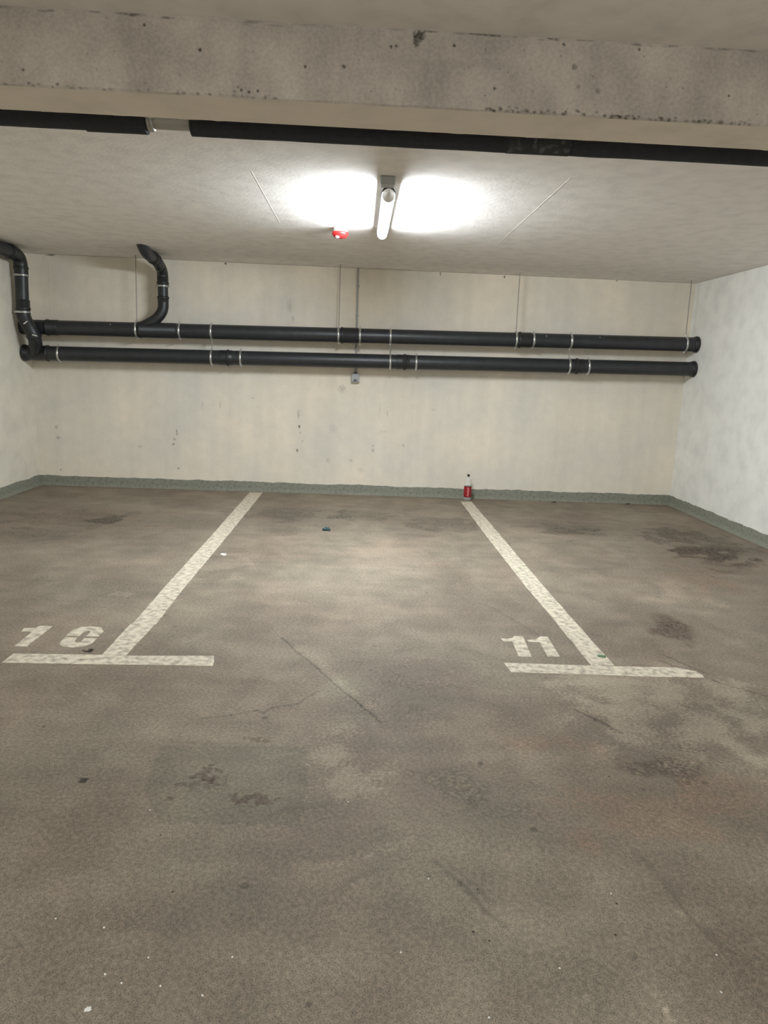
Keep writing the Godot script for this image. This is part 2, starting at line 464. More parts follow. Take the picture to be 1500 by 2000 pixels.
func materials() -> void:
	var grain := noise_tex(1024, noise(91, 0.16, 4), ramp([[0.0, grey(0.5)], [0.36, grey(0.84)], [0.55, grey(0.95)], [1.0, grey(1.0)]]))
	var bump := noise_tex(1024, noise(93, 0.05, 5))
	var f := std(Color.WHITE, 0.72)
	f.albedo_texture = floor_texture()
	f.uv1_scale = Vector3(1.0 / 8.0, 1.0 / 8.0, 1)
	f.uv1_offset = Vector3(3.81 / 8.0, 0, 0)
	f.detail_enabled = true
	f.detail_uv_layer = BaseMaterial3D.DETAIL_UV_2
	f.detail_blend_mode = BaseMaterial3D.BLEND_MODE_MUL
	f.detail_albedo = grain
	f.uv2_scale = Vector3(1.1, 1.1, 1)
	f.metallic_specular = 0.35
	M.floor = f

	var w := std(Color.WHITE, 0.85)
	w.albedo_texture = wall_texture()
	w.uv1_scale = Vector3(1.0 / 7.72, 1.0 / 2.65, 1)
	w.uv1_offset = Vector3(3.81 / 7.72, 0, 0)
	w.metallic_specular = 0.3
	M.wall = w

	var mott := noise_tex(1024, noise(95, 0.01, 5), ramp([[0.0, Color8(236, 236, 236)], [0.5, Color8(248, 248, 248)], [1.0, Color8(255, 255, 255)]]))
	var sw := std(Color8(230, 224, 208), 0.85)
	sw.albedo_texture = mott
	sw.uv1_triplanar = true
	sw.uv1_world_triplanar = true
	sw.uv1_scale = Vector3.ONE * 0.35
	sw.heightmap_enabled = true
	sw.heightmap_texture = bump
	sw.heightmap_scale = 0.04
	sw.metallic_specular = 0.3
	M.side_wall = sw

	var rw := sw.duplicate() as StandardMaterial3D
	rw.albedo_color = Color8(242, 240, 232)
	M.right_wall = rw
	var ce := sw.duplicate() as StandardMaterial3D
	ce.albedo_color = Color8(240, 235, 228)
	ce.heightmap_scale = 0.05
	ce.uv1_scale = Vector3.ONE * 0.5
	M.ceiling = ce

	var bm := std(Color.WHITE, 0.9)
	bm.albedo_texture = beam_texture()
	bm.uv1_scale = Vector3(1.0 / 7.724, 1.0 / 0.25, 1)
	bm.uv1_offset = Vector3(3.81 / 7.724, -2.40 / 0.25, 0)
	bm.metallic_specular = 0.25
	M.beam = bm
	var bu := sw.duplicate() as StandardMaterial3D
	bu.albedo_color = Color8(236, 226, 212)
	M.beam_paint = bu

	var bb := std(Color8(140, 141, 127), 0.7)
	bb.albedo_texture = noise_tex(512, noise(97, 0.03, 5), ramp([[0.0, grey(0.78)], [0.5, grey(0.96)], [1.0, grey(1.0)]]))
	bb.uv1_triplanar = true
	bb.uv1_world_triplanar = true
	bb.uv1_scale = Vector3.ONE * 1.3
	M.base = bb

	var p := std(Color.WHITE, 0.75)
	p.albedo_texture = paint_texture()
	p.transparency = BaseMaterial3D.TRANSPARENCY_ALPHA_SCISSOR
	p.alpha_scissor_threshold = 0.5
	p.uv1_scale = Vector3(0.95, 0.95, 1)
	p.cull_mode = BaseMaterial3D.CULL_DISABLED
	M.paint = p

	var pb := std(Color8(47, 50, 53), 0.42)
	pb.albedo_texture = noise_tex(512, noise(101, 0.02, 5), ramp([[0.0, grey(0.8)], [0.55, grey(0.92)], [1.0, grey(1.0)]]))
	pb.uv1_triplanar = true
	pb.uv1_world_triplanar = true
	pb.uv1_scale = Vector3.ONE * 0.9
	M.pipe = pb
	var pf := pb.duplicate() as StandardMaterial3D
	pf.albedo_color = Color8(40, 42, 44)
	pf.roughness = 0.42
	M.fitting = pf
	M.rubber = std(Color8(34, 34, 35), 0.7)
	var foam := std(Color8(38, 39, 42), 0.85)
	foam.albedo_texture = pb.albedo_texture
	foam.uv1_triplanar = true
	foam.uv1_world_triplanar = true
	foam.uv1_scale = Vector3.ONE * 2.0
	foam.heightmap_enabled = true
	foam.heightmap_texture = bump
	foam.heightmap_scale = 0.15
	M.foam = foam
	var foam2 := foam.duplicate() as StandardMaterial3D
	foam2.albedo_color = Color8(118, 119, 122)
	foam2.albedo_texture = noise_tex(512, noise(103, 0.02, 4), ramp([[0.0, grey(0.36)], [0.62, grey(0.42)], [0.76, grey(0.75)], [1.0, grey(0.8)]]))
	foam2.uv1_scale = Vector3.ONE * 1.6
	M.foam_worn = foam2
	M.zinc = std(Color8(205, 206, 204), 0.32, 0.85)
	M.rod = std(Color8(150, 146, 138), 0.5, 0.5)
	M.bare = std(Color8(168, 165, 158), 0.45, 0.35)
	M.grey_plastic = std(Color8(168, 170, 170), 0.5)
	M.dark_plastic = std(Color8(84, 86, 84), 0.5)
	M.conduit = std(Color8(160, 160, 156), 0.5)
	M.housing = std(Color8(205, 208, 210), 0.45)
	var d := std(Color8(245, 248, 250), 0.4)
	d.emission_enabled = true
	d.emission = Color(0.93, 0.97, 1.0)
	d.emission_energy_multiplier = 2.4
	M.diffuser = d
	M.white_plastic = std(Color8(238, 236, 232), 0.4)
	M.red_plastic = std(Color8(206, 40, 38), 0.4)
	var led := std(Color8(250, 250, 250), 0.3)
	M.lens = led
	var clear := StandardMaterial3D.new()
	clear.albedo_color = Color(0.93, 0.95, 0.93, 0.22)
	clear.transparency = BaseMaterial3D.TRANSPARENCY_ALPHA
	clear.roughness = 0.08
	M.clear = clear
	var lb := std(Color.WHITE, 0.4)
	lb.albedo_texture = label_texture()
	lb.uv1_scale = Vector3(1, 1.0 / 0.135, 1)
	lb.uv1_offset = Vector3(0, -0.045 / 0.135, 0)
	M.label = lb
	M.black_cap = std(Color8(26, 24, 22), 0.45)
	M.teal = std(Color8(52, 78, 82), 0.45)
	M.green_scrap = std(Color8(92, 122, 88), 0.5)
	M.crumb = std(Color8(232, 230, 222), 0.7)
	M.grit = std(Color8(64, 58, 50), 0.9)
	M.sticker = std(Color8(225, 222, 212), 0.6)

# ------------------------------------------------------------------ lamps
func luminaire(at: Vector3, label: String, energy: float) -> Node3D:
	# tubular fitting along z, hung under the ceiling on two clips; at is the tube's axis
	var t := thing("tube_luminaire", label, "lamp", at)
	var L := 1.30
	var st := begin(true)
	var prof := []
	var seg := 24
	for i in seg + 1:      # glowing lower part of the tube
		var a := deg_to_rad(lerpf(-205.0, 25.0, float(i) / seg))
		prof.append(Vector2(cos(a), sin(a)) * 0.038)
	for i in seg:
		var a: Vector2 = prof[i]
		var b: Vector2 = prof[i + 1]
		quad(st, Vector3(a.x, a.y, L / 2), Vector3(b.x, b.y, L / 2), Vector3(b.x, b.y, -L / 2), Vector3(a.x, a.y, -L / 2))
	put("diffuser", done(st), M.diffuser, t)
	st = begin()
	var top := []
	# opaque channel over it, with lips that stand a little proud of the tube
	for q in [[0.045, 0.004], [0.043, 0.022], [0.028, 0.044], [-0.028, 0.044], [-0.043, 0.022], [-0.045, 0.004], [-0.043, 0.004], [-0.0395, 0.018], [-0.030, 0.026], [0.030, 0.026], [0.0395, 0.018], [0.043, 0.004]]:
		top.append(Vector2(q[0], q[1]))
	for i in top.size():
		var a: Vector2 = top[i]
		var b: Vector2 = top[(i + 1) % top.size()]
		quad(st, Vector3(a.x, a.y, L / 2), Vector3(b.x, b.y, L / 2), Vector3(b.x, b.y, -L / 2), Vector3(a.x, a.y, -L / 2))
	put("housing", done(st), M.housing, t)
	for s in [-1.0, 1.0]:
		var c := put("end_cap", lathe([[0.0, 0.030], [0.018, 0.030], [0.021, 0.014], [0.034, 0.006], [0.0395, 0.0], [0.0395, -0.014], [0.0, -0.014]], 28), M.white_plastic if s > 0 else M.diffuser, t)
		c.rotation = Vector3(PI / 2 * s, 0, 0)
		c.position = Vector3(0, 0, s * (L / 2 + 0.001))
		var clip := put("ceiling_clip", slab(Vector3(-0.014, 0.040, -0.012), Vector3(0.014, H - at.y, 0.012)), M.zinc, t)
		clip.position.z = s * 0.42
	var gland := put("cable_gland", lathe([[0.0, 0.05], [0.008, 0.05], [0.008, 0.03], [0.013, 0.028], [0.013, 0.0], [0.0, 0.0]], 16), M.white_plastic, t)
	gland.rotation.x = PI / 2
	gland.position = Vector3(0, 0.004, L / 2 + 0.028)
	for k in 3:            # the tube's light, one face down and one to each side, as large as the glowing faces
		var l := AreaLight3D.new()
		l.name = "tube_light"
		l.light_color = Color(0.94, 0.97, 1.0)
		l.shadow_enabled = true
		l.area_range = 30.0
		l.area_attenuation = 2.0
		if k == 0:
			l.area_size = Vector2(0.06, L)
			l.rotation.x = -PI / 2
			l.position = Vector3(0, -0.0395, 0)
			l.light_energy = energy
		else:
			var s := -1.0 if k == 1 else 1.0
			l.area_size = Vector2(L, 0.05)
			l.rotation.y = -PI / 2 * s
			l.rotate_z(-s * 0.40)
			l.position = Vector3(s * 0.039, -0.012, 0)
			l.light_energy = energy * 1.3
		t.add_child(l, true)
	return t

# ------------------------------------------------------------------ pipework
func collar(parent: Node, called: String, p: Vector3, axis: Vector3, r: float, length: float, mat: Material, bead := 0.006) -> MeshInstance3D:
	var h := length / 2
	var m := lathe([[0.0, -h], [r, -h], [r + bead, -h + 0.006], [r + bead, -h + 0.024], [r, -h + 0.03], [r, h - 0.008], [r - 0.006, h], [0.0, h]], 32)
	var o := put(called, m, mat, parent)
	o.basis = Basis(Quaternion(Vector3.UP, axis.normalized()))
	o.position = p
	return o

var band_cache := {}
# a bright clamp round a pipe: band, two bolted ears, and a stud or rod to what holds it
func clamp_at(p: Vector3, axis: Vector3, r: float, ear: Vector3, hold: Vector3, label: String) -> Node3D:
	var t := thing("pipe_clamp", label, "clamp", p, "zinc pipe clamps")
	if not band_cache.has(r):
		band_cache[r] = lathe([[r, -0.011], [r + 0.004, -0.010], [r + 0.004, 0.010], [r, 0.011]], 36)
	var band := put("band", band_cache[r], M.zinc, t)
	band.basis = Basis(Quaternion(Vector3.UP, axis.normalized()))
	for s in [-1.0, 1.0]:
		var e := put("ear", soft_box(Vector3(0.016, 0.020, 0.022), 0.003), M.zinc, t)
		e.position = ear * s * (r + 0.010)
		var bolt := put("bolt", lathe([[0.0, 0.010], [0.007, 0.010], [0.007, 0.003], [0.004, 0.003], [0.004, -0.022], [0.0, -0.022]], 6), M.zinc, t)
		bolt.basis = Basis(Quaternion(Vector3.UP, Vector3(0, 0, 1)))
		bolt.position = ear * s * (r + 0.012) + Vector3(0, 0, 0.010)
	if hold.length() > 0.0:
		put("rod", tube([hold.normalized() * r, hold], 0.005, 10), M.rod, t)
	return t

func _ready() -> void:
	# camera
	var cam := Camera3D.new()
	cam.name = "camera"
	cam.fov = rad_to_deg(2.0 * atan(1000.0 / 1368.28))
	cam.position = Vector3(0, 1.5044, 8.4805)
	cam.rotation_order = EULER_ORDER_YXZ
	cam.rotation = Vector3(-0.1991, -0.041556, 0.039366)
	cam.near = 0.05
	cam.far = 60.0
	add_child(cam)
	cam.current = true
	# environment: a closed basement, no sky
	var we := WorldEnvironment.new()
	we.name = "environment"
	var env := Environment.new()
	env.background_mode = Environment.BG_COLOR
	env.background_color = Color.BLACK
	env.tonemap_mode = Environment.TONE_MAPPER_LINEAR
	env.tonemap_exposure = 1.0
	env.sdfgi_enabled = true
	env.ssao_enabled = true
	env.ssil_enabled = true
	we.environment = env
	add_child(we)

	materials()
	luminaire(Vector3(0.146, 2.583, 3.13), "lit white tube lamp hanging under the ceiling near the red detector", 5.75)
	luminaire(Vector3(-1.9, 2.583, 10.6), "lit white tube lamp over the aisle behind the viewer, on the left", 5.2)
	luminaire(Vector3(2.1, 2.583, 10.6), "lit white tube lamp over the aisle behind the viewer, on the right", 3.6)
	build_shell()
	build_markings()
	build_insulated_pipe()
	build_drains()
	build_small()

# ------------------------------------------------------------------ shell
func build_shell() -> void:
	struct("floor", slab(Vector3(XL - 0.2, -0.2, -0.2), Vector3(XR + 0.2, 0, ZF + 0.2)), M.floor, "worn grey green concrete floor of the parking bays")
	var ceil_node := struct("ceiling", slab(Vector3(XL - 0.2, H, -0.2), Vector3(XR + 0.2, H + 0.2, ZF + 0.2)), M.ceiling, "off white painted concrete ceiling")
	for f in [[-0.69, 2.4, 3.9], [1.195, 1.8, 4.1]]:      # thin casting fins left between the formwork boards
		put("formwork_fin", slab(Vector3(f[0] - 0.0015, H - 0.0006, f[1]), Vector3(f[0] + 0.0015, H + 0.01, f[2])), M.ceiling, ceil_node)
	var wb := struct("wall_back", slab(Vector3(XL - 0.2, 0, -0.2), Vector3(XR + 0.2, H - 0.002, 0)), M.wall, "cream painted concrete wall behind the drain pipes")
	for x in [-3.568, -2.16, -0.767, 0.243, 1.26, 2.32]:
		put("formwork_fin", slab(Vector3(x - 0.005, 0.13, -0.01), Vector3(x + 0.005, H - 0.01, 0.0018)), M.wall, wb)
	struct("wall_left", slab(Vector3(XL - 0.2, 0, 0), Vector3(XL, H - 0.002, ZF)), M.side_wall, "off white painted side wall at the left")
	struct("wall_right", slab(Vector3(XR, 0, 0), Vector3(XR + 0.2, H - 0.002, ZF)), M.right_wall, "off white painted side wall at the right")
	struct("wall_front", slab(Vector3(XL - 0.2, 0, ZF), Vector3(XR + 0.2, H - 0.002, ZF + 0.2)), M.side_wall, "off white wall behind the viewer")
	# grey-green painted upstand with a wavy brushed top edge
	baseboard("baseboard_back", Vector3(XL, 0, 0), Vector3(XR, 0, 0), Vector3(0, 0, 1), 11, "grey green painted upstand along the back wall")
	baseboard("baseboard_left", Vector3(XL, 0, ZF), Vector3(XL, 0, 0), Vector3(1, 0, 0), 12, "grey green painted upstand along the left wall")
	baseboard("baseboard_right", Vector3(XR, 0, 0), Vector3(XR, 0, ZF), Vector3(-1, 0, 0), 13, "grey green painted upstand along the right wall")
	# downstand beam with slightly ragged lower edges
	var nz := noise(15, 4.0, 3)
	var face := begin()
	var under := begin()
	var steps := 260
	var prev := []
	for i in steps + 1:
		var x := lerpf(XL, XR, float(i) / steps)
		var rag := nz.get_noise_1d(x) * 0.004
		var chip := maxf(0.0, nz.get_noise_1d(x * 3.0 + 50.0) - 0.25) * 0.02
		var rag2 := nz.get_noise_1d(x * 2.0 + 100.0) * 0.006
		var now := [Vector3(x, H, BEAM_Z1), Vector3(x, BEAM_Y + 0.006 + rag, BEAM_Z1), Vector3(x, BEAM_Y + chip * 0.3, BEAM_Z1 - 0.006 - chip), Vector3(x, BEAM_Y, BEAM_Z0 + 0.008), Vector3(x, BEAM_Y + 0.004 + rag2, BEAM_Z0), Vector3(x, H, BEAM_Z0)]
		if i > 0:
			for k in 5:
				quad(face if k < 2 else under, prev[k + 1], now[k + 1], now[k], prev[k], Vector3(0, 0, 1) if k < 2 else Vector3.ZERO)
		prev = now
	var beam := Node3D.new()
	beam.name = "trim_1"
	add_child(beam)
	beam.set_meta("kind", "structure")
	beam.set_meta("label", "bare concrete ceiling beam with pores and a painted underside")
	put("front_face", done(face), M.beam, beam)
	put("painted_underside", done(under), M.beam_paint, beam)

func baseboard(called: String, a: Vector3, b: Vector3, out: Vector3, sd: int, label: String) -> void:
	var nz := noise(sd, 2.6, 4)
	var st := begin()
	var len := (b - a).length()
	var steps := int(len / 0.03)
	var prev := []
	for i in steps + 1:
		var p := a.lerp(b, float(i) / steps)
		var d := len * i / steps
		var top := 0.117 + nz.get_noise_1d(d) * 0.013 + nz.get_noise_1d(d * 6.0 + 30.0) * 0.006
		var foot := 0.026 + nz.get_noise_1d(d * 2.0 + 60.0) * 0.008
		var now := [p + Vector3(0, top, 0), p + out * 0.005 + Vector3(0, top - 0.003, 0), p + out * 0.007 + Vector3(0, 0.035, 0), p + out * 0.012 + Vector3(0, 0.014, 0), p + out * (foot + 0.006) + Vector3(0, 0.0012, 0), p + out * (foot + 0.008)]
		if i > 0:
			for k in 5:
				quad(st, prev[k + 1], now[k + 1], now[k], prev[k])
		prev = now
	struct(called, done(st), M.base, label)

# ------------------------------------------------------------------ floor markings
func plate(flat: Array, thick := 0.0015) -> ArrayMesh:
	var poly := PackedVector2Array()
	for i in range(0, flat.size(), 2):
		poly.append(Vector2(flat[i], flat[i + 1]))
	if not Geometry2D.is_polygon_clockwise(poly):
		poly.reverse()
	var st := begin()
	var tri := Geometry2D.triangulate_polygon(poly)
	for i in range(0, tri.size(), 3):
		var p := [poly[tri[i]], poly[tri[i + 1]], poly[tri[i + 2]]]
		var flip: bool = (p[1] - p[0]).cross(p[2] - p[0]) < 0.0
		for k in ([0, 2, 1] if flip else [0, 1, 2]):
			st.set_uv(p[k])
			st.set_uv2(p[k])
			st.add_vertex(Vector3(p[k].x, thick, p[k].y))
	for i in poly.size():
		var a := poly[i]
		var b := poly[(i + 1) % poly.size()]
		for v in [[a, thick], [b, thick], [b, 0.0], [a, thick], [b, 0.0], [a, 0.0]]:
			st.set_uv(v[0])
			st.set_uv2(v[0])
			st.add_vertex(Vector3(v[0].x, v[1], v[0].y))
	return done(st)

func stripe(left: Array, right: Array, sd: int) -> Array:   # left, right: x,z pairs from back to front, edges made uneven
	var nz := noise(sd, 5.0, 3)
	var out := []
	for side in [left, right]:
		var run := []
		for e in range(0, side.size() - 2, 2):
			var n := maxi(1, int(Vector2(side[e + 2] - side[e], side[e + 3] - side[e + 1]).length() / 0.05))
			for i in n:
				var t := float(i) / n
				var z := lerpf(side[e + 1], side[e + 3], t)
				run.append([lerpf(side[e], side[e + 2], t) + nz.get_noise_1d(z + 40.0 * out.size()) * 0.004, z])
		run.append([side[-2], side[-1]])
		if side == right:
			run.reverse()
		for q in run:
			out.append_array(q)
	return out

func build_markings() -> void:
	var g := "white floor markings"
	var l := thing("bay_line", "worn white T-shaped bay line beside the number 10", "floor marking", Vector3.ZERO, g)
	put("long_stroke", plate(stripe([-1.283, 0.085, -1.278, 2.41, -1.284, 3.89, -1.278, 4.528, -1.280, 4.56], [-1.127, 0.075, -1.137, 2.40, -1.150, 3.88, -1.144, 4.56], 1)), M.paint, l)
	put("long_stroke", plate(stripe([-1.289, 4.562, -1.292, 5.012], [-1.149, 4.562, -1.168, 5.012], 2)), M.paint, l)
	put("cross_stroke", plate([-1.743,5.136,-1.739,5.023,-1.489,5.018,-1.292,5.013,-1.121,5.017,-0.719,4.994,-0.705,5.06,-0.699,5.120,-1.013,5.124,-1.382,5.135]), M.paint, l)
	var r := thing("bay_line", "worn white T-shaped bay line leading to the bottle", "floor marking", Vector3.ZERO, g)
	put("long_stroke", plate(stripe([1.257, 0.25, 1.249, 2.10, 1.258, 3.67, 1.274, 4.21, 1.287, 5.008], [1.390, 0.24, 1.394, 2.08, 1.395, 3.66, 1.401, 4.20, 1.412, 5.008], 3)), M.paint, r)
	put("cross_stroke", plate([0.816,4.999,0.830,5.118,1.253,5.125,1.510,5.136,1.841,5.134,1.850,5.10,1.835,5.054,1.749,5.011,1.436,5.012,1.234,5.010,0.911,5.002]), M.paint, r)
	var ten := thing("bay_number", "white stencilled bay number ten left of the worn bay line", "number", Vector3.ZERO, g)
	put("digit_one", plate([-1.781,4.925,-1.715,4.927,-1.708,4.628,-1.778,4.626,-1.791,4.660,-1.850,4.668,-1.839,4.718,-1.780,4.721]), M.paint, ten)
	var zero := put("digit_zero", plate([-1.577,4.762,-1.575,4.680,-1.545,4.630,-1.491,4.616,-1.430,4.630,-1.398,4.690,-1.400,4.767,-1.468,4.766,-1.466,4.700,-1.482,4.684,-1.502,4.700,-1.507,4.769]), M.paint, ten)
	put("lower_half", plate([-1.574,4.787,-1.506,4.791,-1.500,4.845,-1.480,4.860,-1.466,4.842,-1.465,4.788,-1.397,4.789,-1.399,4.864,-1.426,4.914,-1.480,4.929,-1.538,4.917,-1.567,4.875]), M.paint, zero)
	var eleven := thing("bay_number", "white stencilled bay number eleven, two straight strokes on the floor", "number", Vector3.ZERO, g)
	put("digit_one", plate([0.870,4.648,0.902,4.657,0.941,4.636,0.957,4.607,1.010,4.608,0.988,4.911,0.917,4.909,0.928,4.697,0.877,4.694]), M.paint, eleven)
	put("digit_one", plate([1.021,4.666,1.024,4.700,1.087,4.694,1.079,4.904,1.148,4.896,1.156,4.606,1.111,4.604,1.081,4.646]), M.paint, eleven)

# ------------------------------------------------------------------ insulated pipe behind the beam
func build_insulated_pipe() -> void:
	var y := 2.431
	var z := 5.45
	var t := thing("insulated_pipe", "black foam insulated pipe running behind the concrete beam", "pipe", Vector3(0, y, z))
	put("bare_pipe", tube([Vector3(XL, 0, 0), Vector3(XR, 0, 0)], 0.031, 28), M.bare, t)
	var nz := noise(71, 3.0, 3)
	for s in [[XL, -1.09, 0.0465, M.foam], [-1.10, -0.865, 0.0515, M.foam], [-0.692, 0.57, 0.049, M.foam], [0.56, 0.812, 0.0505, M.foam_worn], [0.814, XR, 0.0485, M.foam]]:
		var pts := []
		var rad := []
		var n := int((s[1] - s[0]) / 0.03)
		for i in n + 1:
			var x := lerpf(s[0], s[1], float(i) / n)
			pts.append(Vector3(x, 0, 0))
			rad.append(s[2] + nz.get_noise_1d(x) * 0.0018)
		put("insulation_sleeve", tube(pts, rad, 28), s[3], t)
	var cp := put("coupling", lathe([[0.0, -0.014], [0.036, -0.014], [0.041, -0.008], [0.041, -0.002], [0.035, 0.0], [0.041, 0.003], [0.041, 0.010], [0.036, 0.014], [0.0, 0.014]], 28), M.bare, t)
	cp.basis = Basis(Quaternion(Vector3.UP, Vector3.RIGHT))
	cp.position = Vector3(-0.850, 0, 0)
	var bolt := put("bolt", lathe([[0.0, -0.02], [0.006, -0.02], [0.006, 0.02], [0.0, 0.02]], 6), M.zinc, cp)
	bolt.position = Vector3(0.0, 0.0, 0.044)
	for x in [-2.6, -0.80, 2.4]:
		put("hanger", tube([Vector3(x, 0.03, 0), Vector3(x, H - y, 0)], 0.005, 10), M.rod, t)

# ------------------------------------------------------------------ drains on the back wall
func build_drains() -> void:
	var R := 0.081
	var Z := 0.23
	# upper run
	var u := thing("drain_pipe", "upper of two long black drain pipes on the back wall", "pipe")
	put("pipe_run", tube([Vector3(XL, up_y(XL), Z), Vector3(-3.42, up_y(-3.42), Z), Vector3(0, up_y(0), Z), Vector3(3.90, up_y(3.90), Z)], R, 36), M.pipe, u)
	var ax := Vector3(1, 0.0145, 0)
	collar(u, "socket", Vector3(-3.46, up_y(-3.46), Z), ax, R + 0.004, 0.14, M.fitting)
	collar(u, "branch_fitting", Vector3(-2.29, up_y(-2.29), Z), ax, R + 0.004, 0.42, M.fitting)
	collar(u, "socket", Vector3(-0.13, up_y(-0.13), Z), ax, R + 0.005, 0.20, M.fitting)
	collar(u, "socket", Vector3(1.885, up_y(1.885), Z), ax, R + 0.005, 0.15, M.fitting)
	collar(u, "end_flange", Vector3(3.887, up_y(3.887), Z), -ax, R + 0.006, 0.052, M.fitting)
	for q in [[2.12, 0.02], [2.74, 0.03], [-2.80, -0.02], [-0.05, 0.0]]:
		put("paint_fleck", soft_box(Vector3(0.012, 0.004, 0.008), 0.001), M.sticker, u).transform = Transform3D(Basis(Vector3.RIGHT, 0.95), Vector3(q[0], up_y(q[0]) + R * 0.585, Z + R * 0.815))
	# lower run
	var l := thing("drain_pipe", "lower of two long black drain pipes on the back wall", "pipe")
	put("pipe_run", tube([Vector3(-3.78, lo_y(-3.78), Z), Vector3(0, lo_y(0), Z), Vector3(3.90, lo_y(3.90), Z)], R, 36), M.pipe, l)
	collar(l, "end_cap", Vector3(-3.768, lo_y(-3.768), Z), ax, R + 0.006, 0.06, M.fitting)
	collar(l, "socket", Vector3(-3.60, lo_y(-3.60), Z), -ax, R + 0.004, 0.17, M.fitting)
	for x in [-1.525, 0.496, 2.53]:
		collar(l, "socket", Vector3(x, lo_y(x), Z), ax, R + 0.003, 0.15, M.fitting, 0.0)
		collar(l, "rubber_ring", Vector3(x + (0.02 if x < 2 else -0.01), lo_y(x), Z), ax, R + 0.004, 0.036, M.rubber)
	collar(l, "end_flange", Vector3(3.887, lo_y(3.887), Z), -ax, R + 0.006, 0.052, M.fitting)
	# branch that leaves the upper run and goes up into the ceiling
	var r := 0.056
	var b := Node3D.new()
	b.name = "branch_pipe"
	b.set_meta("label", "short black branch bending up into the ceiling")
	u.add_child(b)
	var path := rounded([Vector3(-2.46, 1.885, Z), Vector3(-2.31, 1.965, Z), Vector3(-2.232, 2.07, Z - 0.02), Vector3(-2.232, 2.20, Z - 0.02)], 0.09, 6)
	put("lower_elbow", tube(path, r + 0.003, 28), M.fitting, b)
	put("riser", tube([Vector3(-2.232, 2.16, Z - 0.02), Vector3(-2.232, 2.42, Z - 0.02)], r, 28), M.pipe, b)
	put("upper_elbow", tube(rounded([Vector3(-2.232, 2.38, Z - 0.02), Vector3(-2.232, 2.50, Z - 0.02), Vector3(-2.235, 2.575, 0.42), Vector3(-2.238, 2.586, 0.56)], 0.12, 8), r + 0.004, 28), M.fitting, b)
	put("ceiling_run", tube(rounded([Vector3(-2.238, 2.584, 0.52), Vector3(-2.24, 2.590, 0.80), Vector3(-2.24, 2.70, 0.98)], 0.12, 8), r, 28), M.pipe, b)
	var k0 := Vector3(-2.232, 2.395, Z - 0.02)
	collar(b, "socket", k0, Vector3.UP, r + 0.005, 0.09, M.fitting)
	collar(b, "socket", Vector3(-2.232, 2.19, Z - 0.02), Vector3.DOWN, r + 0.004, 0.07, M.fitting)
	collar(b, "socket", Vector3(-2.238, 2.586, 0.58), Vector3(0, 0.03, 1), r + 0.005, 0.09, M.fitting)
	put("tape", tube([Vector3(-2.236, 2.579, 0.44), Vector3(-2.237, 2.582, 0.50)], r + 0.007, 24), M.foam_worn, b)
	# corner stack on the left
	var r2 := 0.066
	var s := Node3D.new()
	s.name = "downpipe"
	s.set_meta("label", "black downpipe bending down in the left corner")
	l.add_child(s)
	put("ceiling_run", tube(rounded([Vector3(-3.70, 2.72, 2.3), Vector3(-3.70, 2.572, 2.1), Vector3(-3.695, 2.572, 0.62)], 0.15, 8), r2, 28), M.pipe, s)
	put("upper_elbow", tube(rounded([Vector3(-3.695, 2.572, 0.68), Vector3(-3.692, 2.568, 0.42), Vector3(-3.690, 2.36, 0.41)], 0.16, 10), r2 + 0.004, 28), M.fitting, s)
	put("riser", tube([Vector3(-3.690, 2.44, 0.41), Vector3(-3.70, 1.96, 0.41)], r2, 28), M.pipe, s)
	put("offset_bend", tube(rounded([Vector3(-3.70, 2.02, 0.41), Vector3(-3.695, 1.92, 0.41), Vector3(-3.61, 1.76, 0.40), Vector3(-3.60, 1.66, 0.36), Vector3(-3.66, 1.56, 0.26)], 0.10, 8), r2 + 0.005, 28), M.fitting, s)
	collar(s, "socket", Vector3(-3.694, 2.055, 0.41), Vector3(0.02, 1, 0), r2 + 0.005, 0.11, M.fitting)
	collar(s, "socket", Vector3(-3.691, 2.415, 0.41), Vector3.DOWN, r2 + 0.005, 0.08, M.fitting)
	collar(s, "socket", Vector3(-3.695, 2.572, 0.60), Vector3(0, 0, -1), r2 + 0.005, 0.08, M.fitting)
	collar(s, "socket", Vector3(-3.605, 1.735, 0.392), Vector3(-0.1, 1, 0.3), r2 + 0.008, 0.05, M.fitting)
	for q in [[Vector3(-3.648, 1.865, 0.478), -0.7], [Vector3(-3.566, 1.735, 0.462), 0.2]]:
		var mark := put("white_mark", soft_box(Vector3(0.05, 0.010, 0.004), 0.001), M.sticker, s)
		mark.position = q[0]
		mark.rotation = Vector3(0, 0.3, -q[1])
	# clamps of the upper run, left to right
	var names := ["on a long rod near the branch", "just right of the branch pipe", "above the left linking rod", "on a rod left of the conduit", "with bright bolts, beside the grey conduit", "above the middle linking rod", "hung on a long rod, right of centre", "fourth from the right end", "above the right linking rod", "hung on a rod next to the right wall"]
	var i := 0
	for x in [-2.525, -2.046, -1.69, -0.255, -0.011, 0.337, 1.78, 1.982, 2.419, 3.765]:
		var p := Vector3(x, up_y(x), Z)
		var hold := Vector3(0, 0, -Z)
		if i in [0, 3, 6, 9]:
			hold = Vector3(0, H - p.y, -0.02)
		elif i in [2, 5, 8]:
			hold = Vector3(0, lo_y(x) + R - p.y + 0.006, 0.0)
		clamp_at(p, ax, R + 0.001 if not i in [0, 3, 4, 6] else R + 0.007, Vector3(0, 1, 0), hold, "zinc clamp on the upper drain pipe, " + names[i])
		i += 1
	names = ["nearest the left wall", "under the left linking rod", "right of the left rubber joint", "under the middle linking rod", "second to the right of the grey box", "under the right linking rod", "nearest the right wall"]
	i = 0
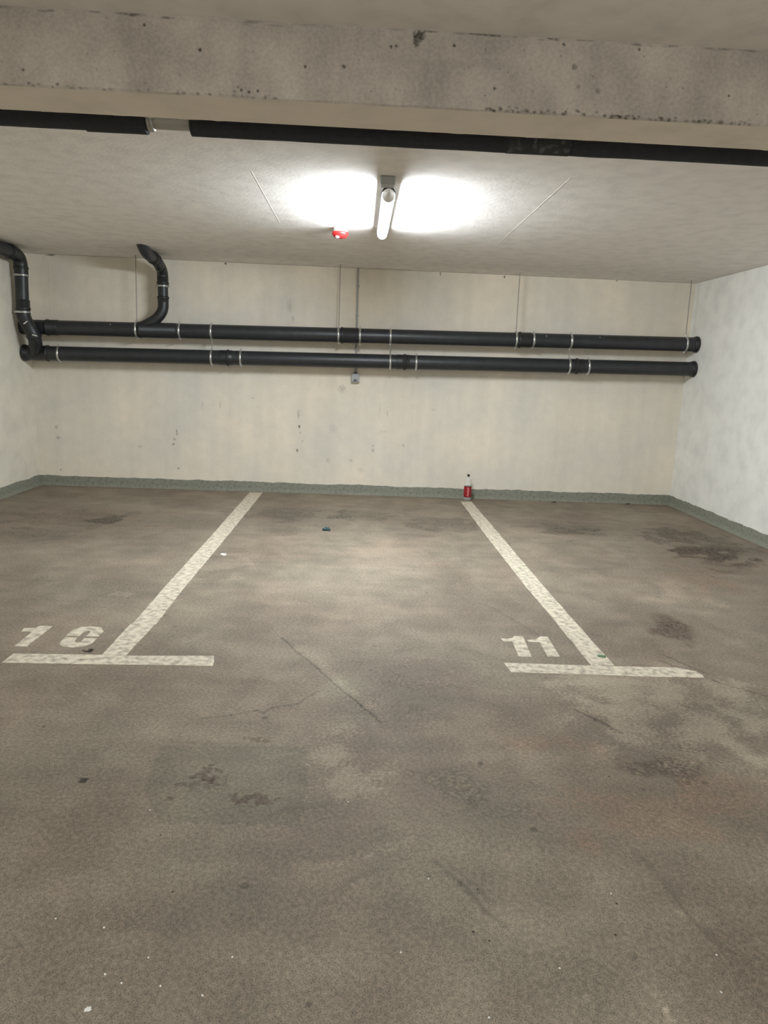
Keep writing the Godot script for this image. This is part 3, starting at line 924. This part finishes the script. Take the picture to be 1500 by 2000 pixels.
	for x in [-3.40, -1.692, -1.361, 0.345, 0.644, 2.424, 2.649]:
		clamp_at(Vector3(x, lo_y(x), Z), ax, R + 0.001, Vector3(0, 1, 0), Vector3(0, 0, -Z), "zinc clamp on the lower drain pipe, " + names[i])
		i += 1
	clamp_at(Vector3(-3.692, 2.362, 0.41), Vector3.UP, r2 + 0.007, Vector3(1, 0, 0), Vector3(-0.12, 0, 0), "zinc clamp round the corner downpipe, the upper one")
	clamp_at(Vector3(-3.70, 1.976, 0.41), Vector3.UP, r2 + 0.013, Vector3(1, 0, 0), Vector3(-0.11, 0, 0), "zinc clamp round the corner downpipe, the lower one")
	clamp_at(Vector3(-2.232, 2.335, Z - 0.02), Vector3.UP, r + 0.001, Vector3(1, 0, 0), Vector3(0, 0, -Z + 0.02), "zinc clamp round the short branch pipe")

# ------------------------------------------------------------------ small things
func scrap(sd: int, size: Vector3, rings := 5, seg := 14) -> ArrayMesh:      # crumpled lump standing on y = 0
	var nz := noise(sd, 1.6, 3)
	var st := begin()
	var at := func(i: int, j: int) -> Vector3:
		var e := PI * 0.5 * (1.0 - float(i) / rings)
		var a := TAU * (j % seg) / seg
		var d := Vector3(cos(a) * cos(e), sin(e), sin(a) * cos(e))
		var k := 1.0 + nz.get_noise_3dv(d * 1.3) * 1.1
		return Vector3(d.x * size.x * k, d.y * size.y * (0.6 + 0.4 * k), d.z * size.z * k) if i > 0 else Vector3(0, size.y * 0.7, 0)
	for i in rings:
		for j in seg:
			quad(st, at.call(i + 1, j), at.call(i + 1, j + 1), at.call(i, j + 1), at.call(i, j))
	return done(st)

func build_small() -> void:
	# junction box that feeds the lamp
	var jb := thing("junction_box", "small grey junction box on the ceiling at the lamp's near end", "electrical box", Vector3(0.132, H, 3.925))
	put("body", soft_box(Vector3(0.092, 0.044, 0.09), 0.006), M.grey_plastic, jb).position.y = -0.022
	put("lid", soft_box(Vector3(0.084, 0.008, 0.082), 0.003), M.grey_plastic, jb).position.y = -0.046
	var cable := put("lamp_cable", tube(rounded([Vector3(0.146, 2.60, 3.885), Vector3(0.146, 2.588, 3.86), Vector3(0.146, 2.587, 3.85)], 0.01, 5), 0.005, 10), M.white_plastic, jb)
	cable.position = -jb.position
	# fire detector
	var fd := thing("fire_detector", "red and white fire detector on the ceiling beside the lamp", "detector", Vector3(-0.198, H, 2.30))
	put("base", lathe([[0.0, 0.0], [0.058, 0.0], [0.060, -0.006], [0.056, -0.034], [0.0, -0.034]], 32), M.white_plastic, fd)
	put("red_body", lathe([[0.0, -0.033], [0.066, -0.033], [0.070, -0.038], [0.068, -0.052], [0.055, -0.072], [0.040, -0.080], [0.0, -0.080]], 32), M.red_plastic, fd)
	var eye := put("sensor", lathe([[0.0, 0.0], [0.016, 0.0], [0.018, -0.008], [0.012, -0.016], [0.0, -0.018]], 20), M.lens, fd)
	eye.position = Vector3(-0.022, -0.070, 0.038)
	# conduit and grey box on the back wall
	var c := thing("conduit", "thin grey conduit running down the back wall behind the drains", "conduit")
	put("tube", tube([Vector3(-0.055, H, 0.013), Vector3(-0.051, 1.44, 0.013)], 0.0105, 14), M.conduit, c)
	for y in [2.45, 2.12, 1.735]:
		put("saddle", slab(Vector3(-0.072, y - 0.008, 0.0), Vector3(-0.034, y + 0.008, 0.026)), M.conduit, c)
	var g := thing("switch_box", "small grey surface box on the wall below the drains", "electrical box", Vector3(-0.051, 1.405, 0.0))
	var body := put("body", soft_box(Vector3(0.096, 0.062, 0.106), 0.008), M.grey_plastic, g)
	body.rotation.x = PI / 2
	body.position.z = 0.031
	put("gland", tube([Vector3(0, 0.05, 0.014), Vector3(0, 0.072, 0.014)], 0.018, 14), M.dark_plastic, g)
	var st := begin()
	var f := [Vector3(-0.030, -0.040, 0.0), Vector3(0.030, -0.040, 0.0), Vector3(0.0, -0.006, 0.0)]
	var o := Vector3(0, 0, 0.066)
	for k in 3:
		quad(st, f[k] + Vector3(0, 0, 0.060), f[(k + 1) % 3] + Vector3(0, 0, 0.060), f[(k + 1) % 3] + o, f[k] + o)
	for k in [0, 2, 1]:
		st.set_uv(Vector2.ZERO)
		st.set_uv2(Vector2.ZERO)
		st.add_vertex(f[k] + o)
	put("triangle", done(st), M.dark_plastic, g)
	# bottle standing where the right bay line meets the wall
	var b := thing("plastic_bottle", "clear plastic bottle with a red label and black cap by the back wall", "bottle", Vector3(1.345, 0.0, 0.175))
	put("body", lathe([[0.0, 0.006], [0.030, 0.0], [0.042, 0.006], [0.0455, 0.02], [0.0455, 0.045], [0.044, 0.05], [0.044, 0.175], [0.0455, 0.182], [0.045, 0.20], [0.040, 0.23], [0.030, 0.262], [0.018, 0.285], [0.0135, 0.293], [0.0135, 0.305], [0.0, 0.305]], 32), M.clear, b)
	put("label", lathe([[0.0450, 0.045], [0.0450, 0.18]], 32), M.label, b)
	put("cap", lathe([[0.0, 0.296], [0.0155, 0.296], [0.0155, 0.318], [0.013, 0.321], [0.0, 0.321]], 20), M.black_cap, b)
	put("neck_ring", lathe([[0.013, 0.288], [0.0175, 0.289], [0.0175, 0.292], [0.013, 0.293]], 20), M.clear, b)
	# litter
	var teal := put("crumpled_scrap", scrap(7, Vector3(0.036, 0.026, 0.045)), M.teal)
	teal.position = Vector3(-0.269, 0, 1.99)
	tag(teal, "crumpled dark teal scrap lying in the middle bay", "litter")
	var gs := put("green_scrap", scrap(23, Vector3(0.021, 0.006, 0.016), 4, 16), M.green_scrap)
	gs.position = Vector3(1.386, 0.0016, 4.885)
	gs.rotation.y = -0.5
	tag(gs, "flat green scrap on the bay line beside the number 11", "litter")
	var ps := put("paper_scrap", scrap(29, Vector3(0.022, 0.005, 0.03), 3, 9), M.crumb)
	ps.position = Vector3(-1.051, 0, 2.967)
	tag(ps, "small white paper scrap beside the left bay line", "litter")
	var gum := put("chewing_gum", scrap(31, Vector3(0.008, 0.0025, 0.007), 3, 12), M.crumb)
	gum.position = Vector3(-0.595, 0, 7.07)
	tag(gum, "flat pale blob of chewing gum at the bottom left", "litter")
	var pale := [scrap(37, Vector3(0.0030, 0.003, 0.0030), 3, 8), scrap(38, Vector3(0.0024, 0.002, 0.0024), 3, 8)]
	var k := 0
	for q in [[-0.644,6.824],[-0.497,6.921],[-0.589,6.973],[-0.54,6.998],[-0.443,7.006],[-0.335,7.033],[-0.283,6.918],[-0.785,6.793],[-0.671,6.308],[0.006,6.245],[0.256,6.625],[0.156,6.9],[0.567,6.948],[1.006,6.903],[0.959,7.019],[0.798,6.68],[0.356,7.09]]:
		var s := put("white_crumb", pale[0 if k in [0, 2, 5, 14] else 1], M.crumb)
		s.position = Vector3(q[0], 0, q[1])
		tag(s, "tiny white crumb lying on the bare aisle floor", "crumb", "white crumbs on the aisle floor")
		k += 1
	var dark := scrap(39, Vector3(0.0034, 0.003, 0.0030), 3, 8)
	for q in [[-0.495,6.69],[0.399,6.668],[0.399,6.861],[0.8,6.721],[0.755,6.837],[-0.598,6.438],[1.012,6.061],[0.36,6.83]]:
		var s := put("grit_grain", dark, M.grit)
		s.position = Vector3(q[0], 0, q[1])
		tag(s, "tiny dark grain of grit on the bare aisle floor", "grit", "dark grit on the aisle floor")
	for q in [[3.36, 0.075, "dark bit of debris against the back wall near the right corner"], [2.43, 0.11, "dark bit of debris against the back wall, right of the bottle"]]:
		var s := put("rubble_piece", scrap(41, Vector3(0.03, 0.012, 0.02), 3, 9), M.grit)
		s.position = Vector3(q[0], 0, q[1])
		tag(s, q[2], "debris")
